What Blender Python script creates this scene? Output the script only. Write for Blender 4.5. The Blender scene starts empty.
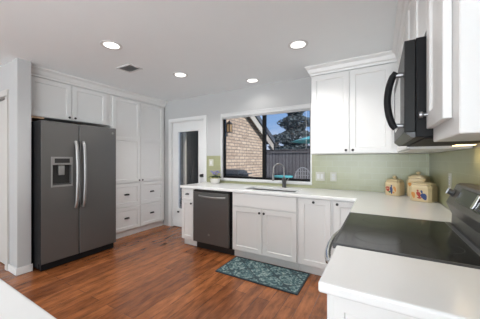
import bpy, bmesh, math, random
from mathutils import Vector, Matrix
random.seed(4)
S = bpy.context.scene
COL = S.collection
R = math.radians
H = 1.31; CE = 2.46; YB = 3.35; XR = 0.49

# ------------------------------------------------------------------ camera
cd = bpy.data.cameras.new('camera'); cam = bpy.data.objects.new('camera', cd); COL.objects.link(cam)
cam.location = (0, 0, H); cam.rotation_euler = (R(90), 0, R(30.3))
cd.sensor_width = 36; cd.lens = 238 / 480 * 36; cd.clip_start = 0.02
S.camera = cam
S.view_settings.view_transform = 'Standard'; S.view_settings.look = 'None'
S.view_settings.gamma = 1; S.view_settings.use_curve_mapping = False
S.view_settings.exposure = 0.10

# ------------------------------------------------------------------ world: blue sky with clouds
w = bpy.data.worlds.new('sky'); S.world = w; w.use_nodes = True
nt = w.node_tree; nt.nodes.clear()
def nd(nt, t, **k):
    n = nt.nodes.new(t)
    for a, b in k.items():
        if a.startswith('_'): setattr(n, a[1:], b)
        else: n.inputs[a.replace('__', ' ')].default_value = b
    return n
tc = nd(nt, 'ShaderNodeTexCoord')
mp = nd(nt, 'ShaderNodeMapping'); mp.inputs['Scale'].default_value = (1, 1, 2.2)
nz = nd(nt, 'ShaderNodeTexNoise', Scale=3.2, Detail=6.0, Roughness=0.6)
cr = nd(nt, 'ShaderNodeValToRGB')
cr.color_ramp.elements[0].position = 0.47; cr.color_ramp.elements[0].color = (0.28, 0.48, 0.80, 1)
cr.color_ramp.elements[1].position = 0.66; cr.color_ramp.elements[1].color = (0.80, 0.86, 0.95, 1)
bg = nd(nt, 'ShaderNodeBackground', Strength=1.25); out = nd(nt, 'ShaderNodeOutputWorld')
L = nt.links.new
L(tc.outputs['Generated'], mp.inputs['Vector']); L(mp.outputs[0], nz.inputs['Vector'])
L(nz.outputs['Fac'], cr.inputs[0]); L(cr.outputs[0], bg.inputs[0]); L(bg.outputs[0], out.inputs[0])

# ------------------------------------------------------------------ sun, and two added fill lights behind the camera
sd = bpy.data.lights.new('sun', 'SUN'); sd.energy = 5.0; sd.angle = R(3); sd.color = (1, .95, .88)
so = bpy.data.objects.new('sun', sd); COL.objects.link(so); so.rotation_euler = (R(62), 0, R(72))
def area(name, loc, rot, sx, sy, e, col=(1, 1, 1)):
    l = bpy.data.lights.new(name, 'AREA'); l.shape = 'RECTANGLE'; l.size = sx; l.size_y = sy; l.energy = e; l.color = col
    o = bpy.data.objects.new(name, l); COL.objects.link(o); o.location = loc; o.rotation_euler = rot
    return o
area('daylight_fill', (-1.3, -7.6, 1.25), (R(116), 0, R(5)), 3.6, 2.2, 440, (.86, .95, 1))  # added fill in front of the rear wall, which has no window
area('daylight_fill', (.44, -2.6, 1.3), (R(122), 0, R(92)), 3.4, 1.9, 210, (.92, .97, 1))  # added fill by the right wall, brightens the left cabinets and ceiling

# ------------------------------------------------------------------ materials
def mat(name, col, rough=0.5, metal=0.0, var=0.03, scale=6.0, bump=0.0, bscale=60, coat=0.0, emit=None, estr=0.0, trans=0.0):
    m = bpy.data.materials.new(name); m.use_nodes = True
    nt = m.node_tree; b = nt.nodes['Principled BSDF']
    tc = nd(nt, 'ShaderNodeTexCoord')
    nz = nd(nt, 'ShaderNodeTexNoise', Scale=scale, Detail=3.0)
    mx = nd(nt, 'ShaderNodeMix', _data_type='RGBA')
    mx.inputs[6].default_value = tuple(c * (1 - var) for c in col) + (1,)
    mx.inputs[7].default_value = tuple(min(1, c * (1 + var)) for c in col) + (1,)
    L = nt.links.new
    L(tc.outputs['Object'], nz.inputs['Vector']); L(nz.outputs['Fac'], mx.inputs[0]); L(mx.outputs[2], b.inputs['Base Color'])
    b.inputs['Roughness'].default_value = rough; b.inputs['Metallic'].default_value = metal
    b.inputs['Coat Weight'].default_value = coat
    if bump:
        n2 = nd(nt, 'ShaderNodeTexNoise', Scale=bscale, Detail=2.0); bp = nd(nt, 'ShaderNodeBump', Strength=bump, Distance=0.01)
        L(tc.outputs['Object'], n2.inputs['Vector']); L(n2.outputs['Fac'], bp.inputs['Height']); L(bp.outputs[0], b.inputs['Normal'])
    if emit: b.inputs['Emission Color'].default_value = tuple(emit) + (1,); b.inputs['Emission Strength'].default_value = estr
    if trans: b.inputs['Transmission Weight'].default_value = trans
    return m
def brushed(name, col, rough=0.32, metal=0.9, stretch=(2, 2, 120)):
    m = mat(name, col, rough, metal, 0.04, 3.0)
    nt = m.node_tree; b = nt.nodes['Principled BSDF']; L = nt.links.new
    tc = nd(nt, 'ShaderNodeTexCoord'); mp = nd(nt, 'ShaderNodeMapping'); mp.inputs['Scale'].default_value = stretch
    nz = nd(nt, 'ShaderNodeTexNoise', Scale=4.0, Detail=2.0); mr = nd(nt, 'ShaderNodeMapRange')
    mr.inputs[3].default_value = rough - .05; mr.inputs[4].default_value = rough + .08
    L(tc.outputs['Object'], mp.inputs[0]); L(mp.outputs[0], nz.inputs['Vector']); L(nz.outputs['Fac'], mr.inputs[0]); L(mr.outputs[0], b.inputs['Roughness'])
    return m
M = {}
M['wall'] = mat('wall_paint', (.475, .475, .475), .75, var=.015, bump=.08, bscale=120)
M['ceil'] = mat('ceiling_paint', (.86, .895, .91), .85, var=.012, bump=.1, bscale=90)
M['white'] = mat('cabinet_paint', (.765, .76, .75), .38, var=.012)
M['trim'] = mat('trim_paint', (.70, .70, .695), .45, var=.01)
M['cream'] = mat('cream_paint', (.56, .54, .515), .5, var=.01)
M['raw'] = mat('raw_wood_edge', (.50, .34, .22), .7, var=.15, scale=20)
M['slate'] = brushed('dark_stainless', (.135, .132, .128), .38, .6)
M['slate_side'] = mat('black_case', (.012, .012, .013), .5)
M['steel'] = brushed('brushed_steel', (.32, .315, .31), .42, .85)
M['steeld'] = brushed('grey_steel', (.28, .28, .29), .34, .9)
for k_, v_ in (('slate_side', .12),): M[k_].node_tree.nodes['Principled BSDF'].inputs['Specular IOR Level'].default_value = v_
M['chrome'] = mat('chrome', (.75, .75, .77), .12, 1.0)
M['black'] = mat('black_hardware', (.016, .015, .015), .4)
M['dgrey'] = mat('dark_grey_plastic', (.05, .05, .052), .4)
M['plate'] = mat('cover_plate', (.55, .54, .47), .45)
M['slot'] = mat('outlet_slot', (.05, .05, .05), .6)
M['glassblack'] = mat('black_ceramic_glass', (.010, .010, .011), .12, coat=.0)
M['glassblack'].node_tree.nodes['Principled BSDF'].inputs['Specular IOR Level'].default_value = .4
M['quartz'] = mat('white_quartz', (.82, .82, .815), .16, var=.02, scale=9)
M['blackframe'] = mat('black_window_frame', (.005, .005, .005), .55)
M['blackframe'].node_tree.nodes['Principled BSDF'].inputs['Specular IOR Level'].default_value = .15
M['blind'] = mat('blind_slats', (.66, .66, .66), .5)
M['lens'] = mat('lit_lens', (.9, .9, .88), .5, emit=(1, .97, .92), estr=1.7)
M['warmlens'] = mat('warm_lens', (.9, .7, .4), .5, emit=(1, .72, .36), estr=4.0)
M['cer'] = mat('cream_ceramic', (.58, .46, .27), .28, var=.06, scale=12, coat=.4)
M['cred'] = mat('red_glaze', (.38, .05, .035), .3); M['cblue'] = mat('blue_glaze', (.035, .06, .17), .3)
M['cyel'] = mat('ochre_glaze', (.58, .25, .06), .3); M['cgreen'] = mat('green_glaze', (.06, .12, .05), .3)
M['leaf'] = mat('dark_leaf', (.02, .045, .02), .5, var=.3); M['petal'] = mat('lavender_petal', (.22, .19, .48), .6, var=.25, scale=30)
M['potw'] = mat('white_pot', (.62, .60, .56), .35); M['poty'] = mat('yellow_leaf', (.50, .46, .16), .5, var=.3)
M['teal'] = mat('teal_canvas', (.12, .52, .54), .7, var=.05)
M['woodf'] = mat('weathered_fence', (.17, .155, .15), .85, var=.25, scale=5)
M['iron'] = mat('white_wrought_iron', (.40, .40, .40), .5)
M['grill'] = mat('dark_grill_enamel', (.05, .055, .065), .4)
M['bark'] = mat('bark', (.06, .05, .045), .9, var=.3); M['needle'] = mat('tree_foliage', (.12, .15, .155), .85, var=.4, scale=3)
M['needle2'] = mat('dry_branches', (.16, .15, .15), .85, var=.3, scale=3)
M['shingle'] = mat('roof_shingle', (.075, .085, .105), .9, var=.3, scale=14)
M['fascia'] = mat('painted_fascia', (.44, .40, .35), .6)
M['drape'] = mat('sliding_door_drape', (.035, .045, .038), .8, var=.3)
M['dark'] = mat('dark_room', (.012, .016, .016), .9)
M['concrete'] = mat('patio_concrete', (.30, .29, .27), .9, var=.12)
M['amber'] = mat('amber_glass', (.38, .25, .13), .25, emit=(1, .6, .3), estr=.02)
M['glasspane'] = None
def glass(name, tint, refl=1.0):
    m = bpy.data.materials.new(name); m.use_nodes = True; nt = m.node_tree; nt.nodes.clear(); L = nt.links.new
    t = nd(nt, 'ShaderNodeBsdfTransparent', Color=tint + (1,)); g = nd(nt, 'ShaderNodeBsdfGlossy', Roughness=0.02)
    fr = nd(nt, 'ShaderNodeFresnel', IOR=1.45); mu = nd(nt, 'ShaderNodeMath', _operation='MULTIPLY'); mu.inputs[1].default_value = refl
    mx = nd(nt, 'ShaderNodeMixShader'); o = nd(nt, 'ShaderNodeOutputMaterial')
    L(fr.outputs[0], mu.inputs[0]); L(mu.outputs[0], mx.inputs[0]); L(t.outputs[0], mx.inputs[1]); L(g.outputs[0], mx.inputs[2]); L(mx.outputs[0], o.inputs[0])
    return m
M['pane'] = glass('window_glass', (.90, .91, .92), .35)
M['pane_screen'] = glass('screened_glass', (.80, .80, .82), .35)
def swz(nt, order):
    tc = nd(nt, 'ShaderNodeTexCoord'); s = nd(nt, 'ShaderNodeSeparateXYZ'); c = nd(nt, 'ShaderNodeCombineXYZ')
    nt.links.new(tc.outputs['Object'], s.inputs[0])
    for i, a in enumerate(order):
        if a: nt.links.new(s.outputs[a], c.inputs[i])
    return c
def brick(name, order, c1, c2, mortar, bw, bh, ms, rough, off=.5, bump=.3, grain=None, coat=0.0, smooth=.1, bias=0.0):
    m = bpy.data.materials.new(name); m.use_nodes = True; nt = m.node_tree; b = nt.nodes['Principled BSDF']; L = nt.links.new
    c = swz(nt, order)
    t = nd(nt, 'ShaderNodeTexBrick', Color1=c1 + (1,), Color2=c2 + (1,), Mortar=mortar + (1,), Scale=1.0)
    t.inputs['Mortar Size'].default_value = ms; t.inputs['Mortar Smooth'].default_value = smooth; t.inputs['Brick Width'].default_value = bw; t.inputs['Row Height'].default_value = bh
    t.inputs['Bias'].default_value = bias
    t.offset = off; L(c.outputs[0], t.inputs['Vector'])
    src = t.outputs['Color']
    if grain:
        mp = nd(nt, 'ShaderNodeMapping'); mp.inputs['Scale'].default_value = grain[0]; L(c.outputs[0], mp.inputs[0])
        g = nd(nt, 'ShaderNodeTexNoise', Scale=grain[1], Detail=6.0, Roughness=.65); L(mp.outputs[0], g.inputs['Vector'])
        r = nd(nt, 'ShaderNodeMapRange'); r.inputs[1].default_value = .3; r.inputs[2].default_value = .7; r.inputs[3].default_value = grain[2]; r.inputs[4].default_value = grain[3]
        L(g.outputs['Fac'], r.inputs[0])
        mx = nd(nt, 'ShaderNodeMix', _data_type='RGBA', _blend_type='MULTIPLY'); mx.inputs[0].default_value = 1
        L(src, mx.inputs[6]); L(r.outputs[0], mx.inputs[7]); src = mx.outputs[2]
    L(src, b.inputs['Base Color']); b.inputs['Roughness'].default_value = rough; b.inputs['Coat Weight'].default_value = coat
    b.inputs['Coat Roughness'].default_value = .2
    bp = nd(nt, 'ShaderNodeBump', Strength=bump, Distance=.003); bp.invert = True; L(t.outputs['Fac'], bp.inputs['Height']); L(bp.outputs[0], b.inputs['Normal'])
    return m
M['floor'] = brick('wood_planks', ('Y', 'X', None), (.38, .130, .042), (.22, .070, .023), (.08, .028, .012), 1.25, .125, .0016, .25, .37, .25, ((2.2, 9, 1), 2.0, .42, 1.4), coat=.15)
M['tile_b'] = brick('green_glass_tile', ('X', 'Z', None), (.33, .335, .195), (.305, .31, .178), (.38, .39, .26), .152, .076, .0016, .3, .5, .15, coat=.1)
M['tile_r'] = brick('green_glass_tile_side', ('Y', 'Z', None), (.33, .335, .195), (.305, .31, .178), (.38, .39, .26), .152, .076, .0016, .3, .5, .15, coat=.1)
M['brick_x'] = brick('house_brick', ('Y', 'Z', None), (.50, .385, .29), (.37, .27, .20), (.20, .165, .14), .28, .088, .013, .9, .5, .6, ((1, 1, 1), 9.0, .75, 1.25))
M['brick_y'] = brick('house_brick_front', ('X', 'Z', None), (.50, .385, .29), (.37, .27, .20), (.20, .165, .14), .28, .088, .013, .9, .5, .6, ((1, 1, 1), 9.0, .75, 1.25))
M['fence'] = brick('fence_boards', ('X', 'Z', None), (.26, .24, .24), (.19, .175, .172), (.07, .065, .06), .16, 4.0, .012, .9, 0, .8, ((6, .6, 1), 5.0, .7, 1.3))
def rugmat():
    m = bpy.data.materials.new('rug_pattern'); m.use_nodes = True; nt = m.node_tree; b = nt.nodes['Principled BSDF']; L = nt.links.new
    tc = nd(nt, 'ShaderNodeTexCoord'); s = nd(nt, 'ShaderNodeSeparateXYZ'); L(tc.outputs['Object'], s.inputs[0])
    def mth(op, a, b_=None, c=None):
        n = nd(nt, 'ShaderNodeMath', _operation=op)
        for i, v in enumerate((a, b_, c)):
            if v is None: continue
            if isinstance(v, (int, float)): n.inputs[i].default_value = v
            else: L(v, n.inputs[i])
        return n.outputs[0]
    kx, ky = 2 * math.pi / .34, 2 * math.pi / .30
    a = mth('COSINE', mth('MULTIPLY', s.outputs['X'], kx)); c = mth('COSINE', mth('MULTIPLY', s.outputs['Y'], ky))
    p = mth('ABSOLUTE', mth('ADD', a, c))                      # lattice of dark ogee lines where the sum is near zero
    line = mth('LESS_THAN', p, .19)
    nz = nd(nt, 'ShaderNodeTexNoise', Scale=38.0, Detail=5.0, Roughness=.7); L(tc.outputs['Object'], nz.inputs['Vector'])
    r = nd(nt, 'ShaderNodeValToRGB'); e = r.color_ramp.elements
    e[0].position = .40; e[0].color = (.018, .045, .06, 1); e[1].position = .62; e[1].color = (.36, .43, .40, 1)
    k = e.new(.5); k.color = (.075, .16, .175, 1)
    L(nz.outputs['Fac'], r.inputs[0])
    mx = nd(nt, 'ShaderNodeMix', _data_type='RGBA'); L(mth('MULTIPLY', line, .72), mx.inputs[0]); L(r.outputs[0], mx.inputs[6]); mx.inputs[7].default_value = (.012, .028, .04, 1)
    L(mx.outputs[2], b.inputs['Base Color']); b.inputs['Roughness'].default_value = .8
    return m
M['rug'] = rugmat()

# ------------------------------------------------------------------ mesh helpers
class MB:
    def __init__(s): s.bm = bmesh.new()
    def face(s, pts):
        try: s.bm.faces.new([s.bm.verts.new(p) for p in pts])
        except ValueError: pass
    def box(s, x0, x1, y0, y1, z0, z1):
        x0, x1 = sorted((x0, x1)); y0, y1 = sorted((y0, y1)); z0, z1 = sorted((z0, z1))
        v = [s.bm.verts.new((x, y, z)) for z in (z0, z1) for y in (y0, y1) for x in (x0, x1)]
        for f in ((0, 2, 3, 1), (4, 5, 7, 6), (0, 1, 5, 4), (2, 6, 7, 3), (0, 4, 6, 2), (1, 3, 7, 5)): s.bm.faces.new([v[i] for i in f])
        return s
    def prism(s, poly, fn, t0, t1):      # poly in (a, b); fn(a, b, t) -> xyz
        A = [s.bm.verts.new(fn(a, b, t0)) for a, b in poly]; B = [s.bm.verts.new(fn(a, b, t1)) for a, b in poly]
        n = len(poly); s.bm.faces.new(A[::-1]); s.bm.faces.new(B)
        for i in range(n): s.bm.faces.new((A[i], A[(i + 1) % n], B[(i + 1) % n], B[i]))
        return s
    def tube(s, pts, r, n=10, sq=1.0):
        pts = [Vector(p) for p in pts]; rings = []
        rr = r if isinstance(r, (list, tuple)) else [r] * len(pts)
        up = None
        for i, p in enumerate(pts):
            t = (pts[min(i + 1, len(pts) - 1)] - pts[max(i - 1, 0)]).normalized()
            if up is None: up = Vector((0, 0, 1)) if abs(t.z) < .9 else Vector((1, 0, 0))
            a = t.cross(up).normalized(); b = a.cross(t).normalized(); up = b
            rings.append([s.bm.verts.new(p + (a * math.cos(2 * math.pi * k / n) + b * sq * math.sin(2 * math.pi * k / n)) * rr[i]) for k in range(n)])
        for A, B in zip(rings, rings[1:]):
            for k in range(n): s.bm.faces.new((A[k], A[(k + 1) % n], B[(k + 1) % n], B[k]))
        s.bm.faces.new(rings[0][::-1]); s.bm.faces.new(rings[-1]); return s
    def lathe(s, prof, c=(0, 0, 0), axis=(0, 0, 1), n=24, sx=1.0, sy=1.0, rot=0):
        q = Vector((0, 0, 1)).rotation_difference(Vector(axis)).to_matrix(); c = Vector(c); rings = []
        for r, z in prof:
            rings.append([s.bm.verts.new(c + q @ Vector((r * sx * math.cos(rot + 2 * math.pi * k / n), r * sy * math.sin(rot + 2 * math.pi * k / n), z))) for k in range(n)])
        for A, B in zip(rings, rings[1:]):
            for k in range(n): s.bm.faces.new((A[k], A[(k + 1) % n], B[(k + 1) % n], B[k]))
        s.bm.faces.new(rings[0][::-1]); s.bm.faces.new(rings[-1]); return s
    def build(s, name, m, parent=None, bevel=0.0, smooth=False, loc=None, seg=2, weld=True):
        if weld: bmesh.ops.remove_doubles(s.bm, verts=s.bm.verts, dist=1e-5)
        bmesh.ops.recalc_face_normals(s.bm, faces=s.bm.faces)
        me = bpy.data.meshes.new(name)
        if loc is not None: bmesh.ops.translate(s.bm, verts=s.bm.verts, vec=-Vector(loc))
        s.bm.to_mesh(me); s.bm.free(); me.materials.append(M[m] if isinstance(m, str) else m)
        o = bpy.data.objects.new(name, me); COL.objects.link(o)
        if loc is not None: o.location = loc
        if smooth:
            for p in me.polygons: p.use_smooth = True
            e = o.modifiers.new('split', 'EDGE_SPLIT'); e.split_angle = R(38)
        if bevel:
            b = o.modifiers.new('bevel', 'BEVEL'); b.width = bevel; b.segments = seg; b.limit_method = 'ANGLE'; b.angle_limit = R(40)
        if parent is not None:
            o.parent = parent; o.location = Vector(o.location) - wloc(parent)
        return o
def wloc(o):
    v = Vector(o.location)
    while o.parent: o = o.parent; v = v + Vector(o.location)
    return v
def tag(o, label, cat, group=None, kind=None):
    o['label'] = label; o['category'] = cat
    if group: o['group'] = group
    if kind: o['kind'] = kind
    return o
def thing(name, loc, label, cat, group=None):
    o = bpy.data.objects.new(name, None); o.empty_display_size = .1; COL.objects.link(o); o.location = loc
    return tag(o, label, cat, group)
def struct(o, label=None):
    o['kind'] = 'structure'
    if label: o['label'] = label
    return o
def part(mb, name, m, parent, **k): return mb.build(name, m, parent, **k)

# facing frames: fn(a, z, n) -> xyz ; n is outward from the face
def FB(y): return lambda a, z, n: (a, y - n, z)          # faces -y (back run), a = x
def FL(x): return lambda a, z, n: (x + n, a, z)          # faces +x (left run), a = y
def FR(x): return lambda a, z, n: (x - n, a, z)          # faces -x (right run), a = y
def fbox(mb, F, a0, a1, z0, z1, n0, n1):
    p, q = F(a0, z0, n0), F(a1, z1, n1); return mb.box(p[0], q[0], p[1], q[1], p[2], q[2])
def grid_panel(mb, F, ac, zc, holes, n0, n1, depth=None):
    """slab between n0 and n1 cut into cells; cells in holes are recessed by depth, or cut right through when depth is None"""
    na, nz_ = len(ac) - 1, len(zc) - 1
    hole = lambda i, j: (i, j) in holes
    out_ = lambda i, j: i < 0 or j < 0 or i >= na or j >= nz_
    for i in range(na):
        for j in range(nz_):
            a0, a1, z0, z1 = ac[i], ac[i + 1], zc[j], zc[j + 1]
            q = lambda n, e=0: [F(a0 + e, z0 + e, n), F(a1 - e, z0 + e, n), F(a1 - e, z1 - e, n), F(a0 + e, z1 - e, n)]
            if hole(i, j):
                if depth is not None:
                    mb.face(q(n0))
                    o_, i_ = q(n1), q(n1 - depth, .004)
                    for k in range(4): mb.face([o_[k], o_[(k + 1) % 4], i_[(k + 1) % 4], i_[k]])
                    mb.face(i_)
                continue
            mb.face(q(n0)); mb.face(q(n1))
            for (di, dj, e0, e1) in ((-1, 0, (a0, z0), (a0, z1)), (1, 0, (a1, z0), (a1, z1)), (0, -1, (a0, z0), (a1, z0)), (0, 1, (a0, z1), (a1, z1))):
                ni, nj = i + di, j + dj
                if out_(ni, nj) or (hole(ni, nj) and depth is None): mb.face([F(*e0, n0), F(*e1, n0), F(*e1, n1), F(*e0, n1)])
            if depth is not None: pass
    if depth is not None:   # outer sides of recessed border cells never occur: the frame always surrounds them
        pass
    return mb
def shaker(F, a0, a1, z0, z1, th=.02, w=.058, mid=None, name='door', parent=None, m='white', rail=None):
    a0, a1 = sorted((a0, a1)); mb = MB(); rail = rail or w
    zc = [z0, z0 + rail, z1 - rail, z1]; holes = {(1, 1)}
    if mid: zc = [z0, z0 + rail, mid - rail / 2, mid + rail / 2, z1 - rail, z1]; holes = {(1, 1), (1, 3)}
    grid_panel(mb, F, [a0, a0 + w, a1 - w, a1], zc, holes, 0.0005, th, .010)
    return mb.build(name, m, parent, bevel=.0015, seg=1)
def slab(F, a0, a1, z0, z1, th, name, parent, m='white', n0=.0005, bevel=.002):
    return fbox(MB(), F, a0, a1, z0, z1, n0, th).build(name, m, parent, bevel=bevel)
def knob(F, a, z, n, parent, m='black', r=.015):
    p = Vector(F(a, z, n)); q = Vector(F(a, z, n + 1)) - p
    return MB().lathe([(.007, 0), (.006, .012), (r * .9, .015), (r, .020), (r * .9, .026), (r * .4, .028)], p, q, 14).build('knob', m, parent, smooth=True)
def cup_pull(F, a, z, n, parent, w=.045):
    mb = MB(); N = 12                                    # half-dome bin pull open below
    rings = []
    for j in range(5):
        t = j / 4 * math.pi / 2
        rings.append([mb.bm.verts.new(F(a + w * math.cos(math.pi * k / N) * (1), z - .012 + .026 * math.sin(math.pi * k / N) * math.cos(t) + .002, n + .002 + .024 * math.sin(t) * math.sin(math.pi * k / N) ** .5)) for k in range(N + 1)])
    for A, B in zip(rings, rings[1:]):
        for k in range(N): mb.bm.faces.new((A[k], A[k + 1], B[k + 1], B[k]))
    fbox(mb, F, a - w, a + w, z - .013, z + .012, n, n + .003)
    return mb.build('pull', 'black', parent)
def textmesh(s, size, mtx, m, parent, name):
    c = bpy.data.curves.new(name, 'FONT'); c.body = s; c.size = size; c.extrude = .0006; c.align_x = 'CENTER'; c.align_y = 'CENTER'
    t = bpy.data.objects.new(name, c); COL.objects.link(t); bpy.context.view_layer.update()
    me = bpy.data.meshes.new_from_object(t.evaluated_get(bpy.context.evaluated_depsgraph_get())); bpy.data.objects.remove(t)
    me.transform(mtx); me.materials.clear(); me.materials.append(M[m])
    o = bpy.data.objects.new(name, me); COL.objects.link(o); o.parent = parent; o.location = -wloc(parent); return o
def crown(name, path, z0, z1, proj, label, closed_ends=True):
    prof = [(0, z0), (.012, z0), (.016, z0 + .022), (.03, z0 + .035), (proj * .62, z1 - .04), (proj * .92, z1 - .022), (proj, z1 - .018), (proj, z1), (0, z1)]
    mb = MB(); n = len(path); P = [Vector(p) for p in path]; rings = []
    for i in range(n):
        d0 = (P[i] - P[i - 1]).normalized() if i else None; d1 = (P[i + 1] - P[i]).normalized() if i < n - 1 else None
        nr = lambda d: Vector((d.y, -d.x))
        if d0 is None: m_ = nr(d1)
        elif d1 is None: m_ = nr(d0)
        else: m_ = (nr(d0) + nr(d1)); m_ = m_ / (m_.dot(nr(d0)))
        rings.append([mb.bm.verts.new((P[i].x + m_.x * a, P[i].y + m_.y * a, z)) for a, z in prof])
    for A, B in zip(rings, rings[1:]):
        for k in range(len(prof)): mb.bm.faces.new((A[k], A[(k + 1) % len(prof)], B[(k + 1) % len(prof)], B[k]))
    mb.bm.faces.new(rings[0]); mb.bm.faces.new(rings[-1][::-1])
    return struct(mb.build(name, 'white'), label)

# ------------------------------------------------------------------ room shell
struct(MB().box(-5.6, .62, -8.1, 3.47, -.06, 0).build('floor', 'floor'), 'reddish brown wood plank floor')
struct(MB().box(-5.6, .62, -8.1, 3.47, CE, CE + .06).build('ceiling', 'ceil'), 'smooth white ceiling')
WX0, WX1, WZ0, WZ1 = -2.325, -.812, .985, 2.075         # window opening
DX0, DX1, DZ1 = -3.515, -2.70, 2.035                    # garden door opening
bw_ = MB(); grid_panel(bw_, FB(YB), [-5.6, DX0, DX1, WX0, WX1, .62], [0, WZ0, DZ1, WZ1, CE], {(1, 0), (1, 1), (3, 1), (3, 2)}, -.12, 0)
struct(bw_.build('wall_back', 'wall'), 'light grey back wall')
struct(MB().box(XR, XR + .12, -8.1, YB - .001, 0, CE).build('wall_right', 'wall'), 'grey wall behind the range')
struct(MB().box(-4.5, -4.38, 1.18, YB - .001, 0, CE).build('wall_left', 'wall'), 'wall behind the refrigerator')
DL1 = -3.84
g = MB(); grid_panel(g, FB(1.052), [-5.6, -4.66, DL1, -3.53], [0, 2.06, CE], {(1, 0)}, -.125, 0)
struct(g.build('wall_stub', 'wall'), 'grey wall end beside the refrigerator')
struct(MB().box(-5.6, -5.5, -8.1, 1.05, 0, CE).build('wall_far_left', 'wall'))
struct(MB().box(-5.5, XR, -8.1, -8.0, 0, CE).build('wall_rear', 'wall'))
# baseboards
def baseb(name, x0, x1, y0, y1, m='trim'):
    mb = MB().box(x0, x1, y0, y1, 0.001, .085); return struct(mb.build(name, m, bevel=.004), 'white baseboard')
baseb('baseboard_stub_side', -3.529, -3.515, 1.038, 1.19)
baseb('baseboard_stub_front', -3.765, -3.5295, 1.038, 1.051)
# door 2: cream door in its casing at far left
d2 = struct(MB().box(-4.65, DL1 - .012, 1.075, 1.115, .01, 2.05).build('door_2', 'cream', bevel=.003), 'cream interior door at the left edge')
cs = MB(); cs.box(DL1, DL1 + .075, 1.030, 1.051, 0.001, 2.06); cs.box(-4.74, -4.66, 1.030, 1.051, 0.001, 2.06); cs.box(-4.74, DL1 + .075, 1.030, 1.051, 2.06, 2.14)
cs.build('door_casing', 'cream', d2, bevel=.004)

# ------------------------------------------------------------------ door 1: full-lite garden door
GX0, GX1, GZ0, GZ1 = -3.355, -2.85, .365, 1.84
dm = MB(); grid_panel(dm, FB(YB + .05), [DX0 + .015, GX0, GX1, DX1 - .015], [.012, GZ0, GZ1, DZ1 - .012], {(1, 1)}, -.02, .022)
d1 = struct(dm.build('door_1', 'trim', bevel=.003), 'white garden door with a tall glass lite')
gf = MB(); F = FB(YB + .028)
grid_panel(gf, F, [GX0 - .03, GX0, GX1, GX1 + .03], [GZ0 - .03, GZ0, GZ1, GZ1 + .03], {(1, 1)}, 0.0005, .012)
gf.build('glazing_frame', 'trim', d1, bevel=.004)
MB().box(GX0 + .001, GX1 - .001, YB + .046, YB + .050, GZ0 + .001, GZ1 - .001).build('glass_pane', 'pane', d1)
k = MB().lathe([(.032, 0), (.032, .006), (.012, .009), (.012, .03), (.026, .038), (.031, .052), (.026, .066), (.008, .07)], (-2.750, YB + .0275, 1.02), (0, -1, 0), 20).build('door_knob', 'black', d1, smooth=True)
MB().box(-3.375, -3.33, YB + .01, YB + .0275, .285, .315).build('latch', 'black', d1, bevel=.003)
cm = MB(); F = FB(YB)
grid_panel(cm, F, [DX0 - .062, DX0, DX1, DX1 + .062], [0.001, DZ1, DZ1 + .062], {(1, 0)}, 0.0005, .02)
cm.build('door_casing', 'trim', d1, bevel=.005)
jb = MB(); jb.box(DX0 + .0005, DX0 + .014, YB, YB + .118, .001, DZ1 - .0005); jb.box(DX1 - .014, DX1 - .0005, YB, YB + .118, .001, DZ1 - .0005); jb.box(DX0 + .014, DX1 - .014, YB, YB + .118, DZ1 - .011, DZ1 - .0005)
jb.build('door_jamb', 'trim', d1)

# ------------------------------------------------------------------ window 1
F = FB(YB)
wm = MB(); T = .045
grid_panel(wm, FB(YB + .055), [WX0 + .012, WX0 + .045, -1.575, -1.522, WX1 - .030, WX1 - .012], [WZ0 + .012, WZ0 + .046, WZ1 - .05, WZ1 - .012], {(1, 1), (3, 1)}, -.03, .02)
w1 = struct(wm.build('window_1', 'blackframe', bevel=.003), 'black sliding window over the sink')
MB().box(WX0 + .0455, -1.5755, YB + .054, YB + .058, WZ0 + .0465, WZ1 - .0505).build('glass_pane', 'pane', w1)
MB().box(-1.5215, WX1 - .0305, YB + .054, YB + .058, WZ0 + .0465, WZ1 - .0505).build('glass_pane', 'pane_screen', w1)
cm = MB(); grid_panel(cm, F, [WX0 - .010, WX0 + .001, WX1 - .001, WX1 + .010], [WZ0 - .030, WZ0, WZ1, WZ1 + .012], {(1, 1)}, 0.0005, .012)
cm.build('window_casing', 'trim', w1, bevel=.004)
jb = MB(); grid_panel(jb, F, [WX0 + .0005, WX0 + .012, WX1 - .012, WX1 - .0005], [WZ0 + .0005, WZ0 + .012, WZ1 - .012, WZ1 - .0005], {(1, 1)}, -.118, 0.0)
jb.build('window_jamb', 'trim', w1)
MB().box(WX0 - .02, WX1 + .015, YB - .035, YB - .0125, WZ0 - .014, WZ0 + .004).build('window_sill', 'trim', w1, bevel=.004)
bl = MB(); bl.box(WX0 + .014, WX1 - .014, YB + .004, YB + .03, WZ1 - .045, WZ1 - .013)
for i in range(9): bl.box(WX0 + .018, WX1 - .018, YB + .003, YB + .030, WZ1 - .049 - i * .0036, WZ1 - .047 - i * .0036)
b_ = bl.build('raised_blind', 'blind', w1)
tl = MB()
for x in (WX1 - .07,): tl.tube([(x, YB + .0, WZ1 - .03), (x, YB + .0, WZ1 - .60)], .0022, 6)
tl.build('blind_wand', 'blind', w1)

# ------------------------------------------------------------------ backsplash tile
TZ0, TZ1 = .9155, 1.376
ts = MB(); grid_panel(ts, FB(YB), [-2.636, WX0 - .0105, WX1 + .0105, XR - .0095], [TZ0, WZ0 - .0305, TZ1], {(1, 1)}, 0.0005, .009)
struct(ts.build('trim_1', 'tile_b'), 'sage green tile backsplash on the back wall')
struct(MB().box(XR - .009, XR - .0005, .74, YB - .0005, TZ0, TZ1).build('trim_2', 'tile_r'), 'sage green tile backsplash on the range wall')

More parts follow.
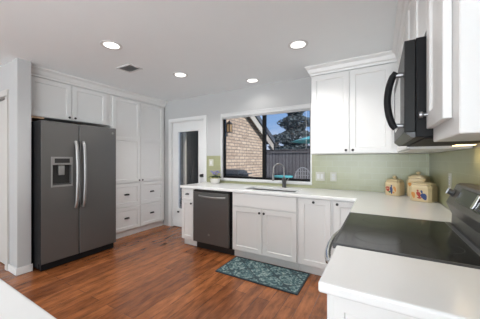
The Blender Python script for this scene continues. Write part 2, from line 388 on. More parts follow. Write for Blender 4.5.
# ------------------------------------------------------------------ refrigerator
FX = -3.345
fr = thing('refrigerator', (-3.75, 1.65, 0), 'dark grey side by side refrigerator with water dispenser beside the tall pantry', 'refrigerator')
MB().box(-4.10, FX - .075, 1.205, 2.10, .03, 1.765).build('case', 'slate_side', fr, bevel=.004)
MB().box(FX - .0745, FX - .035, 1.215, 2.09, .012, .090).build('base_grille', 'slate_side', fr, bevel=.004)
F = FL(FX - .070)
dl = MB(); grid_panel(dl, F, [1.200, 1.308, 1.522, 1.605], [.095, .988, 1.332, 1.765], {(1, 1)}, 0, .070, .045)
dL = dl.build('door', 'slate', fr, bevel=.008, seg=3); dL['label'] = 'freezer door with a water and ice dispenser'
fbox(MB(), F, 1.613, 2.108, .095, 1.765, 0, .070).build('door', 'slate', fr, bevel=.008, seg=3)
dR = [o for o in fr.children][-1]
def dark_edges(o):                                        # painted black door edges
    o.data.materials.append(M['slate_side'])
    for p in o.data.polygons:
        if abs(p.normal.x) < .5 and (abs(p.center.y - min(v.co.y for v in o.data.vertices)) < .01 or abs(p.center.y - max(v.co.y for v in o.data.vertices)) < .01 or p.center.z > 1.75): p.material_index = 1
dark_edges(dL); dark_edges(dR)
def bow(F, a, z0, z1, n0, bulge, r, parent, m='steel', name='handle', sq=.6):
    pts = []
    N = 18
    for i in range(N + 1):
        t = i / N; pts.append(F(a, z0 + (z1 - z0) * t, n0 + .012 + bulge * math.sin(math.pi * t) ** .45))
    return MB().tube(pts, r, 12).build(name, m, parent, smooth=True)
bow(F, 1.562, .70, 1.54, .066, .052, .019, dL, 'steel'); bow(F, 1.652, .70, 1.54, .066, .052, .019, dR, 'steel')
# dispenser
dp = MB(); grid_panel(dp, F, [1.300, 1.316, 1.516, 1.530], [.978, 1.002, 1.245, 1.342], {(1, 1)}, .0705, .076)
disp = dp.build('dispenser', 'steel', dL, bevel=.002)
fbox(MB(), F, 1.3175, 1.5145, 1.003, 1.244, .0255, .0285).build('recess_liner', 'black', disp)
fbox(MB(), F, 1.335, 1.495, 1.268, 1.322, .0762, .078).build('display', 'black', disp)
fbox(MB(), F, 1.382, 1.448, 1.12, 1.243, .030, .062).build('paddle', 'steel', disp, bevel=.006)
mbt = MB(); fbox(mbt, F, 1.3175, 1.5145, 1.004, 1.016, .028, .074)
mbt.build('drip_tray', 'dgrey', disp)
c = Vector(F(2.055, 1.69, .0705))
bd = MB().lathe([(.016, 0), (.016, .002), (.013, .003)], c, (1, 0, 0), 20).build('badge', 'steel', dR)
RL = Matrix.Translation(c + Vector((.0032, 0, 0))) @ Matrix.Rotation(R(90), 4, 'Z') @ Matrix.Rotation(R(90), 4, 'X')
textmesh('GE', .016, RL, 'black', bd, 'monogram')

# ------------------------------------------------------------------ left cabinets
CX = -3.70                                               # face-frame plane
def cab_open(name, F, a0, a1, z0, z1, depth, parent, m='white', toe=None):
    mb = MB(); fbox(mb, F, a0, a1, z0, z1, -depth, 0)
    if toe: fbox(mb, F, a0 + .001, a1 - .001, .001, z0, -depth, -toe)
    return mb.build(name, m, parent, bevel=.002, seg=1)
F = FL(CX)
of = thing('wall_cabinet', (-4.04, 1.71, 1.84), 'short two door white cabinet above the refrigerator', 'cabinet', None)
cab_open('cabinet_box', F, 1.182, 2.238, 1.848, 2.345, .675, of)
o = shaker(F, 1.20, 1.672, 1.853, 2.335, parent=of); knob(F, 1.640, 1.885, .02, o)
o = shaker(F, 1.680, 2.165, 1.853, 2.335, parent=of); knob(F, 1.712, 1.885, .02, o)
MB().box(-4.2, CX + .0195, 1.182, 1.36, 1.824, 1.847).build('raw_edge_strip', 'raw', of)
pn = thing('pantry_cabinet', (-4.04, 2.79, 0), 'floor to ceiling white pantry cabinet with two doors over four drawers', 'cabinet')
cab_open('cabinet_box', F, 2.242, 3.335, .10, 2.345, .675, pn, toe=.045)
for a0, a1, kx in ((2.262, 2.770, 2.742), (2.778, 3.290, 2.806)):
    o = shaker(F, a0, a1, .915, 2.335, parent=pn, mid=1.655); knob(F, kx, .945, .02, o)
    o = shaker(F, a0, a1, .515, .900, parent=pn, name='drawer'); cup_pull(F, (a0 + a1) / 2, .715, .010, o)
    o = shaker(F, a0, a1, .115, .500, parent=pn, name='drawer'); cup_pull(F, (a0 + a1) / 2, .315, .010, o)
fbox(MB(), F, 2.243, 3.334, .001, .095, -.044, -.030).build('toe_board', 'white', pn, bevel=.003)
crown('trim_3', [(CX, 1.183), (CX, 3.348)], 2.347, CE - .001, .08, 'white crown moulding above the left cabinets')

# ------------------------------------------------------------------ back base cabinets
BY = 2.72; F = FB(BY); ZT = .878
D = YB - .01 - BY
def base(name_label, a0, a1, kind=None, F=F, depth=D, toe=.05):
    c_ = F((a0 + a1) / 2, 0, -depth / 2)
    t = thing('base_cabinet', c_, name_label, 'cabinet', None)
    cab_open('cabinet_box', F, a0, a1, .10, ZT, depth, t, toe=toe)
    return t
def base_open(lab, a0, a1):
    t = thing('base_cabinet', F((a0 + a1) / 2, 0, -D / 2), lab, 'cabinet')
    mb = MB(); fbox(mb, F, a0, a1, .10, .66, -D, 0); fbox(mb, F, a0, a1, .66, ZT, -.02, 0); fbox(mb, F, a0, a0 + .018, .66, ZT, -D, -.02); fbox(mb, F, a1 - .018, a1, .66, ZT, -D, -.02)
    fbox(mb, F, a0 + .001, a1 - .001, .001, .10, -D, -.05)
    mb.build('cabinet_box', 'white', t); return t
b1 = base('narrow white base cabinet left of the dishwasher with one drawer', -2.622, -2.372)
o = shaker(F, -2.612, -2.385, .705, .865, parent=b1, name='drawer', w=.03, rail=.028); cup_pull(F, -2.497, .790, .020, o, .034)
o = shaker(F, -2.612, -2.385, .115, .695, parent=b1, w=.05); knob(F, -2.412, .655, .02, o)
b2 = base_open('wide white sink base cabinet with two doors behind the teal rug', -1.706, -.813)
slab(F, -1.694, -.825, .700, .865, .02, 'false_drawer_front', b2)
o = shaker(F, -1.694, -1.264, .115, .685, parent=b2); knob(F, -1.290, .640, .02, o)
o = shaker(F, -1.256, -.825, .115, .685, parent=b2); knob(F, -1.228, .640, .02, o)
b3 = base('white base cabinet with one tall door right of the sink base', -.811, -.432)
o = shaker(F, -.795, -.450, .115, .865, parent=b3); knob(F, -.628, .835, .02, o)
o['label'] = 'tall pull-out door with centred knob'
b4 = thing('corner_cabinet', (.12, 3.03, 0), 'white corner base cabinet beyond the range with a slim door', 'cabinet')
mb = MB(); mb.box(-.430, XR - .012, BY, YB - .012, .10, ZT); mb.box(-.13, XR - .012, 1.948, BY, .10, ZT); mb.box(-.429, XR - .013, BY + .05, YB - .013, .001, .10); mb.box(-.08, XR - .013, 1.949, BY + .05, .001, .10)
mb.build('cabinet_box', 'white', b4)
o = shaker(F, -.415, -.165, .115, .865, parent=b4); knob(F, -.382, .835, .02, o)
FRr = FR(-.13)
o = shaker(FRr, 1.965, 2.675, .115, .865, parent=b4)

# foreground cabinet beside the range
b5 = thing('base_cabinet', (.17, 1.0, 0), 'white base cabinet in the right foreground near the range', 'cabinet')
FR5 = FR(-.130)
mb = MB(); mb.box(-.130, XR - .002, .820, 1.180, .10, ZT); mb.box(-.08, XR - .003, .821, 1.179, .001, .10)
mb.build('cabinet_box', 'white', b5, bevel=.002)
o = shaker(FR5, .832, 1.170, .115, .690, parent=b5); knob(FR5, 1.14, .65, .02, o)
o = shaker(FR5, .832, 1.170, .705, .865, parent=b5, name='drawer', w=.035, rail=.03); knob(FR5, 1.0, .785, .01, o)
ep = MB(); grid_panel(ep, FB(.820), [-.125, -.095, XR - .06, XR - .003], [.101, .16, .83, .877], {(1, 1)}, .0005, .010, .006)
ep.build('end_panel', 'white', b5)

# peninsula in front of the camera
b6 = thing('base_cabinet', (-1.55, -.05, 0), 'white peninsula cabinet under the worktop at the lower left', 'cabinet')
MB().box(-2.35, -.62, -.30, .26, .10, ZT).build('cabinet_box', 'white', b6, bevel=.002)
MB().box(-2.30, -.67, -.25, .21, .001, .0995).build('toe_board', 'white', b6)
for i in range(3): o = shaker(FR(0) if 0 else (lambda a, z, n: (a, .26 + n, z)), -2.34 + i * .575, -1.775 + i * .575, .115, .865, parent=b6)

# ------------------------------------------------------------------ worktops
def top_slab(ac, yc, cells, label, name='countertop', z0=.8785, z1=.914, bev=.005):
    mb = MB(); holes = {(i, j) for i in range(len(ac) - 1) for j in range(len(yc) - 1)} - set(cells)
    grid_panel(mb, lambda a, b, n: (a, b, n), ac, yc, holes, z0, z1)
    o = mb.build(name, 'quartz', bevel=bev, seg=3); return tag(o, label, 'countertop')
SX0, SX1, SY0, SY1 = -1.585, -.885, 2.815, 3.155
top_slab([-2.632, SX0, SX1, -.195, XR - .0105], [1.947, 2.68, SY0, SY1, YB - .0105],
         [(i, j) for i in range(4) for j in (1, 2, 3) if (i, j) != (1, 2)] + [(3, 0)],
         'white quartz worktop running under the window and around the corner')
top_slab([-.172, XR - .0105], [.795, 1.183], [(0, 0)], 'white quartz worktop in the right foreground before the range', bev=.008)
top_slab([-2.45, -.52], [-.42, .285], [(0, 0)], 'white quartz worktop cut off by the lower left corner', bev=.008)

# sink
sk = thing('kitchen_sink', (-1.235, 2.985, .70), 'undermount stainless sink below the window', 'sink')
mb = MB(); F3 = lambda a, b, n: (a, b, n)
grid_panel(mb, F3, [SX0 - .02, SX0 - .004, SX1 + .004, SX1 + .02], [SY0 - .02, SY0 - .004, SY1 + .004, SY1 + .02], {(1, 1)}, .68, .8775)
mb.box(SX0 - .005, SX1 + .005, SY0 - .005, SY1 + .005, .675, .682)
M['sinksteel'] = mat('satin_sink_steel', (.09, .09, .095), .45, .6)
mb.build('bowl', 'sinksteel', sk)
MB().lathe([(.04, 0), (.045, .003), (.03, .004), (.012, .001)], (-1.235, 2.99, .6825), n=20).build('drain', 'chrome', sk, smooth=True)

# faucet
FXc, FYc = -1.165, 3.235
fc = thing('faucet', (FXc, FYc, .914), 'tall gooseneck faucet standing behind the sink', 'faucet')
MB().lathe([(.030, 0.0005), (.032, .006), (.027, .012), (.026, .05), (.029, .10), (.030, .13), (.016, .145)], (FXc, FYc, .914), n=20).build('body', 'dgrey', fc, smooth=True)  # shadow on the body is put into its dark grey colour
pts = [(FXc, FYc, 1.05), (FXc, FYc, 1.13)]
dx, dy = -.80, -.60
for i in range(0, 13):
    t = math.pi * i / 12; rr = .078
    pts.append((FXc + dx * rr * (1 - math.cos(t)), FYc + dy * rr * (1 - math.cos(t)), 1.165 + .085 * math.sin(t)))
pts.append((pts[-1][0] + dx * .004, pts[-1][1], 1.09))
MB().tube(pts, .0105, 12).build('spout', 'steel', fc, smooth=True)
e = pts[-1]; MB().lathe([(.014, 0), (.016, .02), (.014, .07), (.011, .09)], (e[0], e[1], 1.01), n=16).build('spray_head', 'steel', fc, smooth=True)
MB().tube([(FXc + .024, FYc, 1.0), (FXc + .05, FYc - .01, 1.015), (FXc + .085, FYc - .03, 1.06)], [.008, .007, .006], 8).build('lever', 'steel', fc, smooth=True)

# ------------------------------------------------------------------ dishwasher
dw = thing('dishwasher', (-2.04, 3.0, 0), 'dark grey dishwasher with a bar handle under the worktop', 'dishwasher')
F = FB(2.695)
MB().box(-2.364, -1.712, 2.72, 3.30, .10, .872).build('case', 'slate_side', dw)
MB().box(-2.36, -1.716, 2.76, 2.80, .002, .0995).build('toe_kick', 'black', dw)
dd = fbox(MB(), F, -2.362, -1.742, .115, .838, -.024, .018).build('door', 'slate', dw, bevel=.006, seg=3)
fbox(MB(), F, -2.362, -1.742, .8405, .868, -.024, .010).build('control_strip', 'black', dw, bevel=.003)
pts = [F(-2.245 + .455 * i / 14, .788 - .006 * math.sin(math.pi * i / 14), .022 + .042 * math.sin(math.pi * i / 14) ** .4) for i in range(15)]
MB().tube(pts, .014, 12).build('handle', 'steel', dd, smooth=True)
c = Vector(F(-2.075, .245, .0185))
bd = MB().lathe([(.015, 0), (.015, .002), (.012, .003)], c, (0, -1, 0), 20).build('badge', 'steel', dd)
textmesh('GE', .015, Matrix.Translation(c + Vector((0, -.0032, 0))) @ Matrix.Rotation(R(90), 4, 'X'), 'black', bd, 'monogram')

# ------------------------------------------------------------------ range
rg = thing('range', (.15, 1.565, 0), 'freestanding electric range with black glass cooktop between the worktops', 'range')
RY0, RY1 = 1.187, 1.943
MB().box(-.12, XR - .012, RY0, RY1, .03, .892).build('case', 'slate_side', rg, bevel=.003)
F = FR(-.12)
od = fbox(MB(), F, RY0 + .004, RY1 - .004, .235, .875, .001, .064).build('oven_door', 'slate', rg, bevel=.006)
fbox(MB(), F, RY0 + .10, RY1 - .10, .36, .72, .0645, .067).build('oven_window', 'glassblack', od, bevel=.002)
pts = [F(RY0 + .02 + .70 * i / 20, .805, .068 + .066 * math.sin(math.pi * i / 20) ** .45) for i in range(21)]
M['bright'] = mat('polished_steel', (.66, .66, .66), .22, 1.0)
MB().tube(pts, .0155, 12).build('handle', 'bright', od, smooth=True)
fbox(MB(), F, RY0 + .004, RY1 - .004, .06, .225, .001, .060).build('drawer', 'slate', rg, bevel=.005)
g = MB(); grid_panel(g, F3, [-.190, -.178, .372, .385], [RY0, RY0 + .012, RY1 - .012, RY1], {(1, 1)}, .8925, .9185)
g.build('cooktop_trim', 'dgrey', rg, bevel=.002)
ct = MB().box(-.1775, .3715, RY0 + .0125, RY1 - .0125, .893, .9175).build('cooktop_glass', 'glassblack', rg)
MB().box(.352, .3715, RY0 + .0125, RY1 - .0125, .9176, .922).build('rear_trim', 'steeld', rg, bevel=.001)
for bx_, by_, br in ((-.01, 1.38, .105), (-.01, 1.75, .08), (.24, 1.38, .08), (.24, 1.75, .105)):
    q = MB(); n = 40
    for r0 in (br,):
        A = [q.bm.verts.new((bx_ + r0 * math.cos(2 * math.pi * k / n), by_ + r0 * math.sin(2 * math.pi * k / n), .9181)) for k in range(n)]
        B = [q.bm.verts.new((bx_ + (r0 - .0012) * math.cos(2 * math.pi * k / n), by_ + (r0 - .0012) * math.sin(2 * math.pi * k / n), .9181)) for k in range(n)]
        for k in range(n): q.bm.faces.new((A[k], A[(k + 1) % n], B[(k + 1) % n], B[k]))
    q.build('burner_ring', 'dgrey', ct)
prof = [(XR - .0125, .893), (.386, .893), (.390, .975), (.362, 1.045), (.368, 1.060), (.412, 1.158), (.428, 1.166), (XR - .0125, 1.166)]
cp = MB().prism(prof, lambda a, b, t: (a, t, b), RY0, RY1).build('control_panel', 'slate', rg, bevel=.004, seg=2)
sl = Vector((.412 - .368, 0, 1.158 - 1.060)).normalized(); nrm = Vector((-sl.z, 0, sl.x)); base_p = Vector((.368, 0, 1.060))
def on_panel(y, s, n): p = base_p + sl * s + nrm * n; return (p.x, y, p.z)
FP = lambda a, b, n: on_panel(a, b, n)
def pbox(mb, a0, a1, b0, b1, n0, n1):
    v = [mb.bm.verts.new(FP(a, b, n)) for n in (n0, n1) for b in (b0, b1) for a in (a0, a1)]
    for f in ((0, 2, 3, 1), (4, 5, 7, 6), (0, 1, 5, 4), (2, 6, 7, 3), (0, 4, 6, 2), (1, 3, 7, 5)): mb.bm.faces.new([v[i] for i in f])
    return mb
pbox(MB(), 1.36, 1.78, .012, .095, .0005, .004).build('display', 'glassblack', cp, bevel=.003)
q = MB()
for i in range(5): pbox(q, 1.40 + i * .014, 1.408 + i * .014, .02, .032, .0042, .0055)
for i in range(0): pbox(q, 1.60 + i * .03, 1.62 + i * .03, .02, .032, .0042, .0055)
q.build('buttons', 'dgrey', cp)
pbox(MB(), 1.475, 1.505, .02, .088, .0042, .012).build('chrome_bar', 'chrome', cp, bevel=.003)
for y in (1.885, 1.30, 1.235):
    c = Vector(on_panel(y, .052, .0006)) 
    kb = MB().lathe([(.022, 0), (.024, .005), (.019, .009), (.017, .026), (.013, .030)], c, nrm, 20).build('knob', 'dgrey', cp, smooth=True)
    q = MB(); pbox(q, y - .004, y + .004, .034, .070, .0306, .037); q.build('grip', 'steeld', kb)

# ------------------------------------------------------------------ wall cabinets right
UY = 3.02; UX = .182; UZ0, UZ1 = 1.378, 2.345
F = FB(UY)
u1 = thing('wall_cabinet', (-.29, 3.18, UZ0), 'tall two door white wall cabinet right of the window', 'cabinet')
fbox(MB(), F, -.731, .180, UZ0, UZ1, -(YB - .001 - UY), 0).build('cabinet_box', 'white', u1, bevel=.002, seg=1)
o = shaker(F, -.722, -.298, UZ0 + .008, UZ1 - .01, parent=u1); knob(F, -.330, UZ0 + .04, .02, o)
o = shaker(F, -.290, .118, UZ0 + .008, UZ1 - .01, parent=u1); knob(F, -.258, UZ0 + .04, .02, o)
F = FR(UX)
u2 = thing('wall_cabinet', (.32, 2.6, UZ0), 'white corner wall cabinet just beyond the microwave', 'cabinet')
fbox(MB(), F, 1.948, UY - .001, UZ0, UZ1, -(XR - .001 - UX), 0).build('cabinet_box', 'white', u2, bevel=.002, seg=1)
fbox(MB(), F, UY, YB - .002, UZ0, UZ1, -(XR - .001 - UX), -.001).build('corner_box', 'white', u2)
o = shaker(F, 1.958, 2.455, UZ0 + .008, UZ1 - .01, parent=u2)
o = shaker(F, 2.463, 2.94, UZ0 + .008, UZ1 - .01, parent=u2)
u3 = thing('wall_cabinet', (.32, 1.565, 1.82), 'short white wall cabinet directly above the microwave', 'cabinet')
fbox(MB(), F, 1.182, 1.946, 1.815, UZ1, -(XR - .001 - UX), 0).build('cabinet_box', 'white', u3, bevel=.002, seg=1)
o = shaker(F, 1.19, 1.56, 1.823, UZ1 - .01, parent=u3); knob(F, 1.535, 1.853, .02, o)
o = shaker(F, 1.568, 1.938, 1.823, UZ1 - .01, parent=u3); knob(F, 1.593, 1.853, .02, o)
u4 = thing('wall_cabinet', (.32, .96, UZ0), 'nearest white wall cabinet at the upper right before the microwave', 'cabinet')
fbox(MB(), F, .830, 1.180, UZ0, UZ1, -(XR - .001 - UX), 0).build('cabinet_box', 'white', u4, bevel=.003, seg=1)
o = shaker(F, .898, 1.172, 1.430, UZ1 - .01, parent=u4, th=.022); knob(F, 1.150, 1.483, .022, o, 'steeld', .014)
crown('trim_4', [(-.731, YB - .002), (-.731, UY), (UX, UY), (UX, .830), (XR - .002, .830)][::-1][::-1], UZ1 + .002, CE - .001, .065, 'white crown moulding above the right cabinets')

# ------------------------------------------------------------------ microwave
mw = thing('microwave', (.3, 1.565, 1.40), 'over the range microwave with dark vertical handle', 'microwave')
MY0, MY1, MZ0, MZ1 = 1.184, 1.944, 1.400, 1.800
MB().box(.128, XR - .012, MY0, MY1, MZ0, MZ1).build('case', 'slate_side', mw, bevel=.003)
M['mwdoor'] = brushed('microwave_door', (.012, .012, .012), .42, .1)
M['mwdoor'].node_tree.nodes['Principled BSDF'].inputs['Specular IOR Level'].default_value = .2
F = FR(.1275)
dm = MB(); grid_panel(dm, F, [MY0 + .001, 1.40, 1.86, MY1 - .001], [MZ0 + .022, MZ0 + .075, MZ1 - .06, MZ1 - .003], {(1, 1)}, 0, .038, .003)
dmo = dm.build('door', 'mwdoor', mw, bevel=.003)
fbox(MB(), F, 1.405, 1.855, MZ0 + .08, MZ1 - .065, .0355, .0375).build('door_window', 'glassblack', dmo)
ch = MB().prism([(0.001, MZ0 + .021), (.038, MZ0 + .021), (.012, MZ0 + .0), (.001, MZ0)], lambda a, b, t: (.1275 - a, t, b), MY0 + .001, MY1 - .001).build('vent_lip', 'dgrey', mw)
hd = MB(); pts = [F(1.235, 1.445 + .240 * i / 16, .064 + .032 * math.sin(math.pi * i / 16) ** .6) for i in range(17)]
hd.tube(pts, .014, 12)
h_ = hd.build('handle', 'slate_side', dmo, smooth=True)
for z in (1.455, 1.673): MB().tube([F(1.235, z, .0385), F(1.235, z, .068)], .011, 10).build('handle_mount', 'steeld', h_, smooth=True)
MB().box(.16, .44, MY0 + .03, MY1 - .03, MZ0 - .006, MZ0 - .0005).build('underside_grille', 'slate_side', mw)
MB().box(.38, .46, 1.22, 1.30, MZ0 - .010, MZ0 - .0065).build('cooktop_lamp', 'warmlens', mw)
MB().box(.38, .46, 1.78, 1.88, MZ0 - .010, MZ0 - .0065).build('cooktop_lamp', 'warmlens', mw)
for y in (1.26, 1.80):
    l = bpy.data.lights.new('microwave_lamp', 'SPOT'); l.energy = 1.2; l.color = (1, .75, .45); l.spot_size = R(130); l.shadow_soft_size = .03
    lo = bpy.data.objects.new('microwave_lamp', l); COL.objects.link(lo); lo.location = (.42, y, MZ0 - .015)

# ------------------------------------------------------------------ electrical plates
def plate(F, a, z, w_, h_, label, gang=1, kind='outlet', n=.0095):
    t = thing('switch_plate' if kind == 'switch' else 'wall_outlet', F(a, z, n), label, 'light switch' if kind == 'switch' else 'outlet')
    fbox(MB(), F, a - w_ / 2, a + w_ / 2, z - h_ / 2, z + h_ / 2, n, n + .006).build('cover_plate', 'plate', t, bevel=.002)
    for g_ in range(gang):
        x = a + (g_ - (gang - 1) / 2) * .046
        if kind == 'switch': fbox(MB(), F, x - .016, x + .016, z - .033, z + .033, n + .0062, n + .010).build('rocker', 'trim', t, bevel=.002)
        else:
            for dz in (-.021, .021):
                s_ = fbox(MB(), F, x - .016, x + .016, z + dz - .015, z + dz + .015, n + .0062, n + .008).build('socket', 'trim', t, bevel=.003)
                q = MB(); fbox(q, F, x - .008, x - .005, z + dz - .004, z + dz + .007, n + .0081, n + .0086); fbox(q, F, x + .005, x + .008, z + dz - .004, z + dz + .007, n + .0081, n + .0086)
                q.build('slots', 'slot', s_)
    return t
plate(FB(YB), -.690, 1.082, .118, .118, 'double switch plate on green tile right of the window', 2, 'switch')
plate(FB(YB), -.520, 1.082, .078, .118, 'single outlet on green tile above the back worktop', 1)
plate(FB(YB), -2.535, 1.255, .095, .118, 'switch plate on tile between garden door and window', 1, 'switch')
plate(FR(XR), 2.43, 1.145, .078, .118, 'outlet on the right side wall behind the range corner', 1)

# ------------------------------------------------------------------ ceiling lights and vent
DLs = [((-2.324, 1.415), 'round recessed ceiling light nearest the refrigerator, left of the vent'), ((-2.328, 2.382), 'round recessed ceiling light in front of the pantry doors'),
       ((-1.591, 3.083), 'small recessed ceiling light directly above the window'), ((-.700, 2.348), 'recessed ceiling light nearest the right wall cabinets')]
first = None
for (x, y), lab in DLs:
    if first is None:
        t = thing('ceiling_light', (x, y, CE), lab, 'ceiling light', 'recessed ceiling lights')
        MB().lathe([(.0725, -.0004), (.100, -.0004), (.100, -.004), (.088, -.008), (.0725, -.003)], (x, y, CE), n=36).build('trim_ring', 'trim', t, smooth=True)
        MB().lathe([(.072, -.0006), (.072, -.004), (.05, -.0045), (.001, -.0045)], (x, y, CE - .0004), n=36).build('lens', 'lens', t)
        first = t
    else:
        t = first.copy(); COL.objects.link(t); t.location = (x, y, CE); t['label'] = lab
        for ch in list(first.children):
            if ch.type == 'LIGHT': continue
            c_ = ch.copy(); COL.objects.link(c_); c_.parent = t
for (x, y), lab in DLs + [((-.70, 1.415), 'near'), ((-2.6, .1), 'near')]:  # last spot is added fill with no fixture; the fifth continues the grid
    l = bpy.data.lights.new('downlight_and_fill', 'SPOT'); l.energy = 6 if 'window' in lab else 16 if lab == 'near' else 46; l.color = (1, .97, .93); l.spot_size = R(150); l.spot_blend = .6; l.shadow_soft_size = .08
    lo = bpy.data.objects.new('downlight_and_fill', l); COL.objects.link(lo); lo.location = (x, y, CE - .02)
vt = thing('ceiling_vent', (-2.70, 1.87, CE), 'small rectangular louvred air vent in the ceiling', 'vent')
vx0, vx1, vy0, vy1 = -2.84, -2.58, 1.79, 1.98
g = MB(); grid_panel(g, F3, [vx0, vx0 + .02, vx1 - .02, vx1], [vy0, vy0 + .02, vy1 - .02, vy1], {(1, 1)}, CE - .010, CE - .0005); g.build('frame', 'trim', vt, bevel=.002)
q = MB()
for i in range(8):
    x = vx0 + .028 + i * .028
    q.prism([(x, CE - .002), (x + .003, CE - .002), (x + .018, CE - .012), (x + .015, CE - .012)], lambda a, b, t: (a, t, b), vy0 + .021, vy1 - .021)
q.build('louvres', 'blind', vt)
MB().box(vx0 + .021, vx1 - .021, vy0 + .021, vy1 - .021, CE - .0018, CE - .0006).build('duct_opening', 'steeld', vt)

# ------------------------------------------------------------------ rug
q = MB(); N1, N2 = 24, 12; rx0, rx1, ry0, ry1 = -1.648, -.685, 2.262, 2.735
ang = R(-2)
q.box(rx0, rx1, ry0, ry1, .001, .010)
rgm = q.build('rug', 'rug', bevel=.003, loc=(-1.166, 2.5, 0)); tag(rgm, 'teal patterned kitchen mat on the wood floor before the sink', 'rug')
bd = MB(); grid_panel(bd, F3, [rx0 - .006, rx0 + .010, rx1 - .010, rx1 + .006], [ry0 - .006, ry0 + .010, ry1 - .010, ry1 + .006], {(1, 1)}, .0008, .0115)
M['navy'] = mat('navy_binding', (.03, .05, .065), .8)
bd.build('binding', 'navy', rgm)

# ------------------------------------------------------------------ canisters
def canister(x, y, w_, h_, rot, label, motif):
    t = thing('canister', (x, y, .9145), label, 'canister', 'painted ceramic canisters in the worktop corner')
    t.rotation_euler = (0, 0, rot)
    hw = w_ / 2; ch = hw * .28
    def ring(k, z): a, c_ = hw * k, ch * k; return [(-a + c_, -a, z), (a - c_, -a, z), (a, -a + c_, z), (a, a - c_, z), (a - c_, a, z), (-a + c_, a, z), (-a, a - c_, z), (-a, -a + c_, z)]
    def loft(prof, name, parent, m='cer', bev=.004):
        mb = MB(); rs = [[mb.bm.verts.new(p) for p in ring(k, z)] for k, z in prof]
        for A, B in zip(rs, rs[1:]):
            for i in range(8): mb.bm.faces.new((A[i], A[(i + 1) % 8], B[(i + 1) % 8], B[i]))
        mb.bm.faces.new(rs[0][::-1]); mb.bm.faces.new(rs[-1])
        o = mb.build(name, m, None, bevel=bev, seg=2); o.parent = parent; return o
    bh = h_ * .74
    body = loft([(.94, 0), (1, .008), (1, bh * .86), (.88, bh), (.80, bh * 1.0 + .002)], 'body', t)
    lid = loft([(.86, bh + .003), (.90, bh + .009), (.88, bh + .016), (.50, bh + h_ * .13), (.22, bh + h_ * .145)], 'lid', t)
    o = MB().lathe([(.010, 0), (.009, .006), (.019, .014), (.022, .024), (.015, .034), (.004, .037)], (0, 0, bh + h_ * .135), n=18).build('knob', 'cer', None, smooth=True); o.parent = lid
    # painted motif: a small figure scene in flat glaze on the front face
    def blob(cx, cz, rx, rz, m, name, a=0, n=.0008):
        mb = MB(); k = 18; fr_, bk = [], []
        for i in range(k):
            s_ = 1 + .12 * math.sin(3 * 2 * math.pi * i / k + a); px, pz = rx * .85 * s_ * math.cos(2 * math.pi * i / k), rz * .9 * s_ * math.sin(2 * math.pi * i / k)
            X, Z = cx + px * math.cos(a) - pz * math.sin(a), cz + px * math.sin(a) + pz * math.cos(a)
            fr_.append(mb.bm.verts.new((X, -hw - n, Z))); bk.append(mb.bm.verts.new((X, -hw - .0002, Z)))
        mb.bm.faces.new(fr_); mb.bm.faces.new(bk[::-1])
        for i in range(k): mb.bm.faces.new((fr_[i], fr_[(i + 1) % k], bk[(i + 1) % k], bk[i]))
        o = mb.build(name, m, None); o.parent = body
    for i, (cx, cz, rx, rz, m, a) in enumerate(motif): blob(cx * w_, cz * h_, rx * w_, rz * h_, m, 'painted_motif', a, .0008 + .0004 * i)
    return t
fig = [(-.24, .36, .15, .15, 'cred', .2), (.01, .30, .10, .22, 'cblue', .1), (.02, .52, .05, .06, 'cblue', 0), (.24, .38, .085, .16, 'cyel', .3), (-.10, .20, .10, .05, 'cgreen', 0), (.16, .18, .08, .05, 'cyel', .4), (-.25, .38, .12, .02, 'cer', .1)]
canister(.150, 3.15, .152, .205, R(-28), 'cream canister standing alone nearest the back wall, leftmost', fig)
canister(.364, 3.155, .175, .262, R(-28), 'tallest cream canister, half hidden behind the front one', [(-.26, .50, .10, .09, 'cyel', .2), (.02, .50, .06, .05, 'cblue', .1), (.03, .38, .07, .07, 'cblue', .2), (.22, .45, .06, .09, 'cred', .2)])
fig2 = [(-.28, .30, .10, .16, 'cyel', .2), (-.04, .34, .10, .14, 'cred', .4), (-.08, .50, .05, .06, 'cred', .2), (.20, .26, .15, .17, 'cblue', .5), (.10, .46, .05, .09, 'cblue', .3), (0, .18, .12, .04, 'cred', 0)]
canister(.368, 2.85, .178, .205, R(-28), 'front cream canister with red and blue painting, nearest the range', fig2)

# ------------------------------------------------------------------ flower pot
px, py = -2.325, 3.17
fp = thing('potted_flowers', (px, py, .914), 'small pot of purple flowers at the left end of the worktop', 'flower pot')
MB().lathe([(.052, .0008), (.066, .012), (.080, .05), (.076, .085), (.070, .09), (.066, .082), (.02, .078)], (px, py, .914), n=26).build('pot', 'potw', fp, smooth=True)
q = MB()
for i in range(14):
    a = random.uniform(0, 6.28); r = random.uniform(.02, .082); q.lathe([(.004, -.014), (.019, -.006), (.020, .006), (.005, .014)], (px + r * math.cos(a), py + r * math.sin(a), .914 + .086 + random.uniform(0, .018)), n=8)
q.build('yellow_leaves', 'poty', fp, smooth=True)
q = MB()
for i in range(15):
    a = 2 * math.pi * i / 15 + random.uniform(-.1, .1); Lf = random.uniform(.09, .125)
    p0 = Vector((px, py, .914 + .10)); d = Vector((math.cos(a), math.sin(a), 0)); s_ = Vector((-d.y, d.x, 0))
    row = []
    for t, wd, z in ((0, .006, 0), (.35, .017, .022), (.7, .014, .022), (1, .001, .002)):
        c_ = p0 + d * Lf * t + Vector((0, 0, z)); row.append((c_ - s_ * wd, c_ + Vector((0, 0, -.003)), c_ + s_ * wd))
    for A, B in zip(row, row[1:]): q.face([A[0], A[1], B[1], B[0]]); q.face([A[1], A[2], B[2], B[1]])
o = q.build('leaves', 'leaf', fp); o.modifiers.new('s', 'SOLIDIFY').thickness = .0015
fl = MB(); st = MB()
